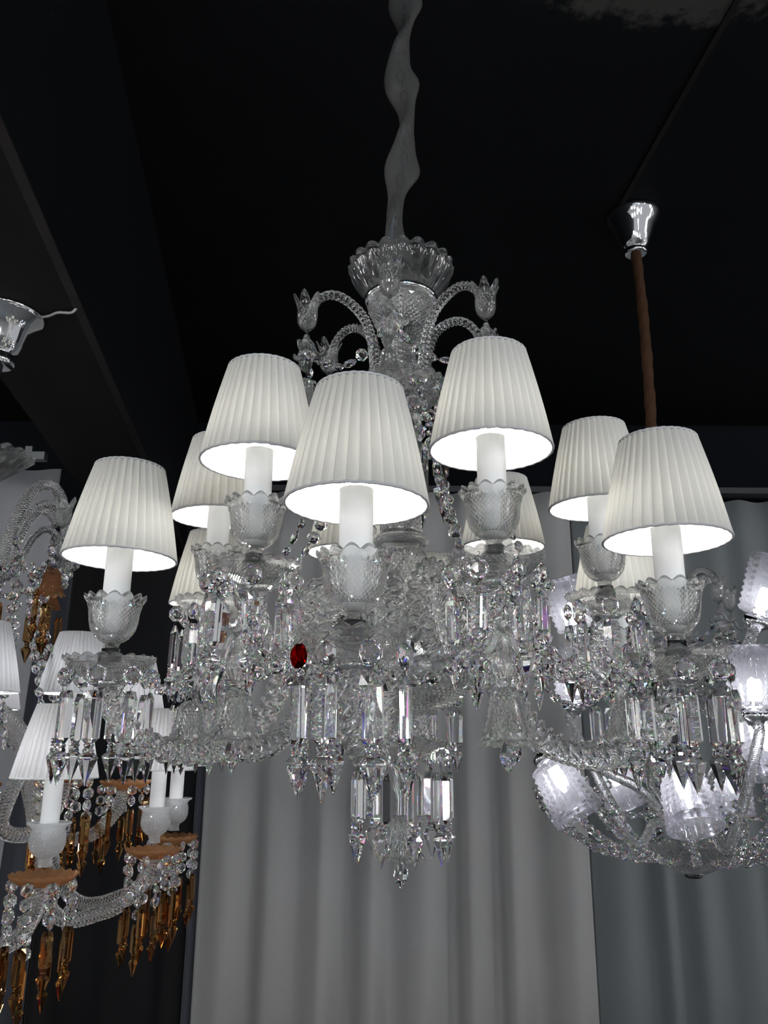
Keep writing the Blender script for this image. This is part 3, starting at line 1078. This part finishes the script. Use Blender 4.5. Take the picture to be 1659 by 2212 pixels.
# ---------------- swags
def swag(a, b_, s, pitch=.0262, me='bead', alt='almond', name='bead_swag'):
    path = sag(a, b_, s)
    e = bpy.data.objects.new(name, None); COL.objects.link(e); e.parent = main; e.location = path[0]; e.empty_display_size = .02
    pts = even(path, pitch)
    for k in range(len(pts) - 1):
        mid = (pts[k] + pts[k + 1]) / 2; d = (pts[k + 1] - pts[k]).normalized()
        q = d.to_track_quat('Z', 'Y').to_matrix().to_4x4() @ Matrix.Rotation(random.uniform(-1, 1), 4, 'Z')
        al = alt and k % 3 == 1
        put('almond_bead' if al else 'chain_bead', ME[alt] if al else ME[me], e, mid - path[0], q.to_euler(), .8 if al else 1.)


for i in range(6):      # between the curls
    a0, a1 = radians([-160, -97.2, -36.5, 22, 82, 142][i]), radians([-97.2, -36.5, 22, 82, 142, 200][i])
    swag(P3(a0, .172, .640), P3(a1, .172, .640), .055)
for i in range(6):      # from the upper dish out to the high pans
    a0 = radians(high[i][0])
    swag(P3(a0, .080, .590), P3(a0, .262, .222), .055)
for i in range(6):      # from high pans to low pans
    a0 = radians(high[i][0]); a1 = radians(low[i][0])
    swag(P3(a0, .36, .205), P3(a1, .385, .098), .075)
    a1 = radians(low[(i + 1) % 6][0])
    if i < 3: swag(P3(a0, .36, .205), P3(a1, .385, .098), .075)

# =================================================================== LEFT CHANDELIER (amber)
LX, LY, LZ = -.975, 1.85, -.52
left = root('chandelier', (LX, LY, LZ), 'crystal chandelier with amber drip pans and amber prisms, hung under the dropped ceiling at left', 'chandelier')


def canopy(name, rt, h, mat='chrome'):
    return turned(name, [(0, 0), (rt, 0), (rt * 1.0, -.006), (rt * .93, -.014), (rt * .74, -.028), (rt * .62, -h * .34), (rt * .55, -h * .55), (rt * .44, -h * .72), (rt * .34, -h * .78), (rt * .36, -h * .82), (rt * .41, -h * .86), (rt * .41, -h * .98), (rt * .36, -h), (0, -h)], 48, mat)


def LP(p): return Vector(p) - Vector((LX, LY, LZ))


put('ceiling_canopy', canopy('ceiling_canopy', .10, .14), left, (0, 0, 1.05 - LZ))
b = MB()
wp = [(.09, .0, 1.046), (.12, -.01, 1.045), (.15, -.03, 1.043), (.185, -.035, 1.040), (.20, -.04, 1.050)]
b.tube(spline([(x, y, z - LZ) for x, y, z in wp], 30), .0035, 6, 0)
put('power_cord', b.mesh('power_cord', [principled('grey_cord', (.35, .35, .34), .5)]), left)
b = MB()
b.tube([(0, 0, .70 - LZ), (0, 0, .92 - LZ)], .016, 14, 0); put('hanging_rod', b.mesh('hanging_rod', ['dark']), left)
cb = MB()
R_ = [cb.ring(120, .03, .60), cb.ring(120, .055, .62), cb.ring(120, .085, .648, 0, scal(20, .006)), cb.ring(120, .112, .668, 0, scal(20, .008, .006)), cb.ring(120, .106, .672, 0, scal(20, .008, .007)), cb.ring(120, .075, .652), cb.ring(120, .03, .64)]
for A, B in zip(R_[:-1], R_[1:]): cb.zip(A, B, 0, True)
cb.cap(R_[0]); cb.cap(R_[-1])
put('crown_bowl', cb.mesh('amber_crown_bowl', ['glass']), left, (0, 0, -LZ))
put('stem', turned('left_stem', [(.02, -.30), (.05, -.28), (.05, -.2), (.03, -.15), (.03, .0), (.055, .06), (.03, .12), (.03, .3), (.05, .36), (.03, .42), (.03, .60)], 32, 'glass'), left, (0, 0, -LZ))
# curls
lc = arm_mesh('left_curl', [(.03, .36), (.085, .40), (.105, .47), (.125, .53), (.155, .575), (.190, .585), (.222, .560), (.235, .52)], .0115, 'arm', 8, .05, .0016, 32, .005)
lc2 = arm_mesh('left_small_curl', [(.05, .36), (.115, .40), (.130, .45), (.150, .495), (.178, .520), (.205, .510), (.222, .480)], .0085, 'arm', 8, .05, .0013, 24, .005)
for i in range(6):
    a = radians(-12 + 60 * i)
    c = put('curl_arm', lc, left, (0, 0, -LZ), (0, 0, a))
    put('tulip_cup', ME['tulip'], c, (.238, 0, .515), (0, 0, i), 1.2)
    put('fleur_ornament', ME['fleur'], c, (.238, 0, .470), (0, 0, i), 1.2)
    put('amber_bell', ME['bellA'], c, (.215, .02, .385), (0, 0, i), 1.0, 'amber glass bell')
    c2 = put('small_curl_arm', lc2, left, (0, 0, -LZ), (0, 0, a))
# arms
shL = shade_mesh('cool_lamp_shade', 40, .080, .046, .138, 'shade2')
trL = trim_mesh('cool_shade_trim', .080, 'candle')
cupL = MB()
rg = cupL.ring(28, .014, 0); r0 = rg
for r, z in ((.012, .008), (.014, .016)):
    q_ = cupL.ring(28, r, z); cupL.zip(r0, q_, 0, True); r0 = q_
_, hh = cupL.diamonds([(.014, .016), (.027, .026), (.0325, .040), (.032, .056), (.030, .066)], 28, 12, .0014, 0, r0)
prev = hh
for r, z in ((.034, .072), (.041, .076), (.041, .079), (.033, .077), (.027, .070), (.029, .056), (.0285, .042), (.022, .030), (.01, .024)):
    q_ = cupL.ring(28, r, z); cupL.zip(prev, q_, 0, True); prev = q_
cupL.cap(prev); cupL.cap(rg)
cupL = cupL.mesh('frosted_cup', ['frost'])
panA = MB()
_, pa2 = panA.diamonds([(.020, -.018), (.040, -.015), (.058, -.004)], 36, 6, .0008, 0)
pb0 = panA.ring(108, .060, -.001, 0, scal(18, .003, .003)); panA.zip(pa2, pb0, 0, True)
pb1 = panA.ring(108, .058, .002, 0, scal(18, .003, .004)); panA.zip(pb0, pb1, 0, True)
pb2 = panA.ring(36, .040, -.009); panA.zip(pb1, pb2, 0, True)
pb3 = panA.ring(36, .012, -.012); panA.zip(pb2, pb3, 0, True); panA.cap(pb3); panA.cap(_)
panA = panA.mesh('amber_pan', ['ambercup'])
cndL = candle_mesh('cool_candle_tube', .010, -.118, .0175)


def lset(px, py, d, nstr=7, longer=0., dense=True, seed=0):
    w = at_d(px, py, d); base = LP(w)
    rnd = random.Random(seed)
    put('candle_tube', cndL, left, base); put('bulb', ME['bulb2'], left, base + Vector((0, 0, .014)))
    sh = put('lamp_shade', shL, left, base, (0, 0, rnd.uniform(0, 6))); put('shade_trim', trL, sh)
    put('candle_cup', cupL, left, base + Vector((0, 0, -.160)))
    pan = put('drip_pan', panA, left, base + Vector((0, 0, -.176)), None, None, 'amber glass drip pan')
    r_h = hypot(base.x, base.y); az = atan2(base.y, base.x); zp = base.z + LZ - .19
    pts = [(.04, -.02), (.08, .06), (.13, .06), (.18, -.02), (r_h * .55, zp - .09), (r_h * .8, zp - .11), (r_h * .95, zp - .06), (r_h, zp)] if r_h > .25 else [(.04, -.02), (.08, .06), (.13, .05), (r_h * .85, zp - .09), (r_h, zp)]
    put('arm', arm_mesh('left_arm', pts, .0145, 'arm', 8, .06, .0022, 40, .005), left, (0, 0, -LZ), (0, 0, az))
    for k in range(nstr):
        a = 2 * pi * k / nstr + rnd.uniform(-.1, .1); nb = rnd.choice([3, 4, 4, 5]) if dense else 2
        nb = [2, 3, 4, 5, 4, 3, 3, 2][k % 8] + (1 if dense else -1)
        top = Vector((.056 * cos(a), .056 * sin(a), -.004))
        L = nb * .0255
        strand('bead_strand', [top, top + Vector((0, 0, -L - .001))], pan, 0, .0252, BSL)
        put('prism_drop', ME['prismamber'], pan, top + Vector((0, 0, -L - .006)), (0, 0, a + rnd.uniform(-.8, 1.4)), None, 'amber prism')


lset(125, 1688, 1.57, 8, seed=1)
lset(352, 1668, 1.90, 8, seed=2)
lset(392, 1658, 2.12, 8, seed=3)
lset(166, 1506, 1.86, 8, seed=4)
lset(290, 1542, 2.10, 7, dense=False, seed=5)
lset(-48, 1504, 1.60, 7, seed=6)
lset(-30, 1541, 1.95, 7, dense=False, seed=7)
# cascading strands round the stem
for k in range(14):
    a = radians(-80 + k * 17)
    r0_, r1_ = .175, .20 + .05 * (k % 3)
    path = spline([(r0_ * cos(a), r0_ * sin(a), .40 - LZ), ((r0_ + .01) * cos(a), (r0_ + .01) * sin(a), .27 - LZ), (r1_ * cos(a), r1_ * sin(a), .05 - LZ), ((r1_ + .03) * cos(a), (r1_ + .03) * sin(a), -.03 - LZ)], 60)
    strand('bead_strand', path, left, 0, .0262, BSL, scale=.95)
for k in range(10):
    a = radians(-85 + k * 22); r = .195 + .02 * (k % 2)
    put('prism_drop', ME['prismamber'], left, (r * cos(a), r * sin(a), .33 - LZ - .02 * (k % 3)), (0, 0, a * 3), 1.1, 'amber prism')
    path = sag((.238 * cos(a), .238 * sin(a), .43 - LZ), (.2 * cos(a + .6), .2 * sin(a + .6), .41 - LZ), .06)
    strand('bead_strand', path, left, 0, .026, BSL)

# =================================================================== RIGHT CHANDELIER (basket with tumblers)
RX, RY, RZ = .952, 2.68, -.385
right = root('chandelier', (RX, RY, RZ), 'basket-shaped crystal chandelier with glowing ribbed glass tumblers on a brown cable at right', 'chandelier')


def RP(p): return Vector(p) - Vector((RX, RY, RZ))


put('ceiling_canopy', turned('ceiling_canopy_right', [(0, 0), (.098, 0), (.103, -.008), (.100, -.020), (.088, -.040), (.074, -.070), (.062, -.105), (.050, -.130), (.042, -.145), (.034, -.150), (.034, -.154), (.042, -.158), (.043, -.168), (.038, -.173), (.030, -.175), (0, -.175)], 64, 'chrome'), right, (0, 0, ZC - RZ))
b = MB()
cp = spline([(0, 0, ZC - .15 - RZ), (.006, 0, 1.5 - RZ), (.002, 0, 1.2 - RZ), (-.004, 0, 1.0 - RZ), (0, 0, .62 - RZ)], 160)
b.tube(cp, lambda u: .0190 + .0010 * sin(u * 40), 16, 0, True, 3, .0012, .22)
put('hanging_cable', b.mesh('hanging_cable', ['cable']), right, None or (0, 0, 0), None, None, 'brown fabric-covered cable')
put('stem', turned('right_stem', [(.02, -.28), (.06, -.26), (.05, -.22), (.035, -.1), (.05, .02), (.035, .1), (.035, .3), (.07, .36), (.04, .42), (.03, .55), (.08, .62), (.02, .63)], 32, 'glass'), right, (0, 0, -RZ))
b = MB()
lo_, hi_ = b.diamonds([(.012, -.374), (.05, -.366), (.09, -.345), (.118, -.315), (.128, -.290)], 48, 14, .0022)
r1 = b.ring(48, .118, -.29); b.zip(hi_, r1, 0, True); r2 = b.ring(48, .08, -.34); b.zip(r1, r2, 0, True); r3 = b.ring(48, .01, -.366); b.zip(r2, r3, 0, True); b.cap(r3); b.cap(lo_)
put('basket_dome', b.mesh('basket_dome', ['glass']), right, (0, 0, -RZ))
put('finial_knob', turned('finial_knob', [(0, -.385), (.020, -.384), (.028, -.379), (.024, -.372), (0, -.370)], 24, 'dark'), right, (0, 0, -RZ))
# tumblers
tb = MB()
n = 48
ribf = lambda a: (.0022 * cos(24 * a), 0)
rows_ = []
prof = [(.020, .0)] + [(.050 + .017 * (k / 18) + (.0030 if k % 2 else -.0030), .004 + .146 * k / 18) for k in range(19)]
for k, (r, z) in enumerate(prof):
    rows_.append(tb.ring(n, r, z, 0, (lambda a: (.0024 * cos(12 * a), 0)) if k else None))
rows_.append(tb.ring(n, .069, .153)); rows_.append(tb.ring(n, .0655, .153))
for r, z in ((.062, .12), (.056, .06), (.047, .015), (.02, .010)): rows_.append(tb.ring(n, r, z))
for A, B in zip(rows_[:-1], rows_[1:]): tb.zip(A, B, 0, True)
tb.cap(rows_[0]); tb.cap(rows_[-1])
tumbler = tb.mesh('glass_tumbler', ['tumbler'])
b = MB(); b.lathe([(0, -.04), (.018, -.04), (.022, -.03), (.034, -.022), (.034, -.006), (.024, -.002), (.012, .0), (.012, .02), (0, .02)], 24); tsock = b.mesh('tumbler_socket', ['chrome'])
b = MB(); b.lathe([(0, .018), (.011, .02), (.013, .03), (.013, .062), (.009, .072), (0, .076)], 12); tled = b.mesh('capsule_bulb', ['led'])
tums = [  # centre px, depth, direction (base -> mouth) in world
    (1225, 1700, 2.12, (.50, -.35, -.95)),
    (1492, 1715, 1.98, (.02, -.55, -1.0)),
    (1232, 1300, 2.25, (-.30, -.15, 1.0)),
    (1246, 1452, 2.35, (.05, -.10, 1.0)),
    (1628, 1455, 2.02, (.02, -.02, 1.0)),
    (1660, 1600, 2.10, (.1, -.35, -1.0)),
    (1662, 1262, 2.08, (.40, -.20, 1.0)),
    (1342, 1690, 2.60, (.45, -.1, -1.0)),
    (1590, 1700, 2.75, (-.1, -.1, -1.0)),
]
for k, (px, py, d, dr) in enumerate(tums):
    c = RP(at_d(px, py, d)); dv = Vector(dr).normalized()
    q = dv.to_track_quat('Z', 'Y').to_euler()
    base = c - dv * .076
    g = put('glass_tumbler', tumbler, right, base, q, None, None)
    put('tumbler_socket', tsock, g); put('capsule_bulb', tled, g)
    # arm from the hub to the tumbler socket
    s = base - dv * .03
    hz = -.24 if s.z + RZ < .1 else .1
    st = Vector((s.x * .12, s.y * .12, hz - RZ))
    mid = Vector((s.x * .55, s.y * .55, min(st.z, s.z) - .02 if dv.z > 0 else (st.z * .5 + s.z * .5 + .05)))
    out_p = s - dv * .05
    path = even(spline([st, st * .5 + mid * .5 + Vector((0, 0, .03)), mid, out_p, s], 120), .007)
    ab = MB(); ab.tube(path, .0135, 30, 0, True, 8, .0014, .05)
    put('arm', ab.mesh('basket_arm', ['arm']), right)
# basket garlands
for k in range(18):
    a = radians(k * 20 + 5)
    for j, (r_o, z_o) in enumerate(((.47, -.13), (.40, -.10))):
        if j and k % 2: continue
        path = spline([(r_o * cos(a), r_o * sin(a), z_o - RZ), (r_o * .90 * cos(a + .08), r_o * .90 * sin(a + .08), z_o - .09 - RZ), (r_o * .62 * cos(a + .14), r_o * .62 * sin(a + .14), -.285 - .02 * (1 - j) - RZ), (.13 * cos(a + .18), .13 * sin(a + .18), -.325 - RZ)], 60)
        strand('garland_strand', path, right, 0, .0285, BSL, scale=1.15)
for k in range(9):
    a = radians(k * 40 + 10)
    p0 = (.47 * cos(a), .47 * sin(a), -.13 - RZ); p1 = (.47 * cos(a + .7), .47 * sin(a + .7), -.13 - RZ)
    strand('garland_strand', sag(p0, p1, .05), right, 0, .0285, BSL, scale=1.1)
    strand('garland_strand', [Vector((.33 * cos(a), .33 * sin(a), .02 - RZ)), Vector((.33 * cos(a), .33 * sin(a), -.19 - RZ))], right, 0, .0285, BSL, scale=1.1)
# upper curls with bells
rc = arm_mesh('right_curl', [(.04, .35), (.06, .42), (.08, .49), (.11, .535), (.15, .545), (.185, .525), (.20, .49)], .0125, 'arm', 8, .05, .0016, 32, .006)
for i in range(6):
    a = radians(-22 + 60 * i - 40)
    c = put('curl_arm', rc, right, (0, 0, -RZ), (0, 0, a))
    put('tulip_cup', ME['tulip'], c, (.202, 0, .475), (0, 0, i), 1.4)
    put('fleur_ornament', ME['fleur'], c, (.202, 0, .425), (0, 0, .4 + i), 1.5)
    put('small_bell', ME['bellS'], c, (.202, 0, .325), (0, 0, i), 1.15)
    put('teardrop', ME['drop'], c, (.202, 0, .275), (0, 0, i), 1.3)
for k in range(6):
    a0, a1 = radians(60 * k - 62), radians(60 * k - 2)
    strand('bead_strand', sag((.202 * cos(a0), .202 * sin(a0), .40 - RZ), (.202 * cos(a1), .202 * sin(a1), .40 - RZ), .09), right, 0, .0275, BSL)
for k in range(8):
    a = radians(45 * k + 10)
    put('hanging_bell', ME['bell'], right, (.27 * cos(a), .27 * sin(a), .27 - RZ), (0, 0, k), 1.25)
    strand('bead_strand', sag((.27 * cos(a), .27 * sin(a), .29 - RZ), (.19 * cos(a + .3), .19 * sin(a + .3), .36 - RZ), .03), right, 0, .0275, BSL)

# =================================================================== LIGHTS: blue showroom strips behind the camera, plus added fill panels
def area(loc, target, sx, sy, e, col):
    l = bpy.data.lights.new('strip_or_fill_light', 'AREA'); l.shape = 'RECTANGLE'; l.size = sx; l.size_y = sy; l.energy = e; l.color = col
    o = bpy.data.objects.new('strip_or_fill_light', l); COL.objects.link(o); o.location = loc
    o.rotation_euler = (Vector(target) - Vector(loc)).to_track_quat('-Z', 'Y').to_euler(); return o


area((.9, -1.6, 1.90), (.3, .4, 0), .9, .05, 5, (.35, .68, 1.0))
area((-.9, -2.0, 1.90), (-.2, .4, 0), .9, .05, 5, (.35, .68, 1.0))
for x, y in ((-2.0, -1.2), (-.5, -1.4), (1.3, -1.0), (2.3, .4), (-2.2, .2)):  # unseen soft panels added to brighten the glass and curtains
    area((x, y, .75), (x * .2, 1.2, .2), .45, .35, 2.5, (1, .98, .95))

# unseen showroom stand-in: grey fill light with bright spots added for sparkle
w = bpy.data.worlds.new('world'); scn.world = w; w.use_nodes = True
nt = w.node_tree; bg = nt.nodes['Background']
tc = N(nt, 'ShaderNodeTexCoord')
vo = N(nt, 'ShaderNodeTexVoronoi'); vo.inputs['Scale'].default_value = 5.5
nt.links.new(tc.outputs['Generated'], vo.inputs['Vector'])
rp = N(nt, 'ShaderNodeValToRGB')
rp.color_ramp.elements[0].position = .16; rp.color_ramp.elements[0].color = (WSPOT, WSPOT, WSPOT, 1)
rp.color_ramp.elements[1].position = .20; rp.color_ramp.elements[1].color = (0, 0, 0, 1)
nt.links.new(vo.outputs['Distance'], rp.inputs[0])
ad = N(nt, 'ShaderNodeMix', data_type='RGBA', blend_type='ADD'); ad.inputs['Factor'].default_value = 1
ad.inputs['A'].default_value = (WBASE, WBASE * 1.02, WBASE * 1.06, 1)
nt.links.new(rp.outputs[0], ad.inputs['B'])
nt.links.new(ad.outputs['Result'], bg.inputs[0])
bg.inputs[1].default_value = 1.

# =================================================================== render look
scn.view_settings.view_transform = 'Standard'
scn.view_settings.look = 'None'
scn.view_settings.gamma = 1
scn.view_settings.exposure = 1.0
scn.view_settings.use_curve_mapping = False
cy = scn.cycles
cy.max_bounces = 18
cy.diffuse_bounces = 4
cy.glossy_bounces = 8
cy.transmission_bounces = 16
cy.transparent_max_bounces = 30
cy.caustics_reflective = False
cy.caustics_refractive = True
cy.sample_clamp_indirect = 6
cy.use_denoising = True
cy.use_adaptive_sampling = True
cy.adaptive_threshold = 0.02
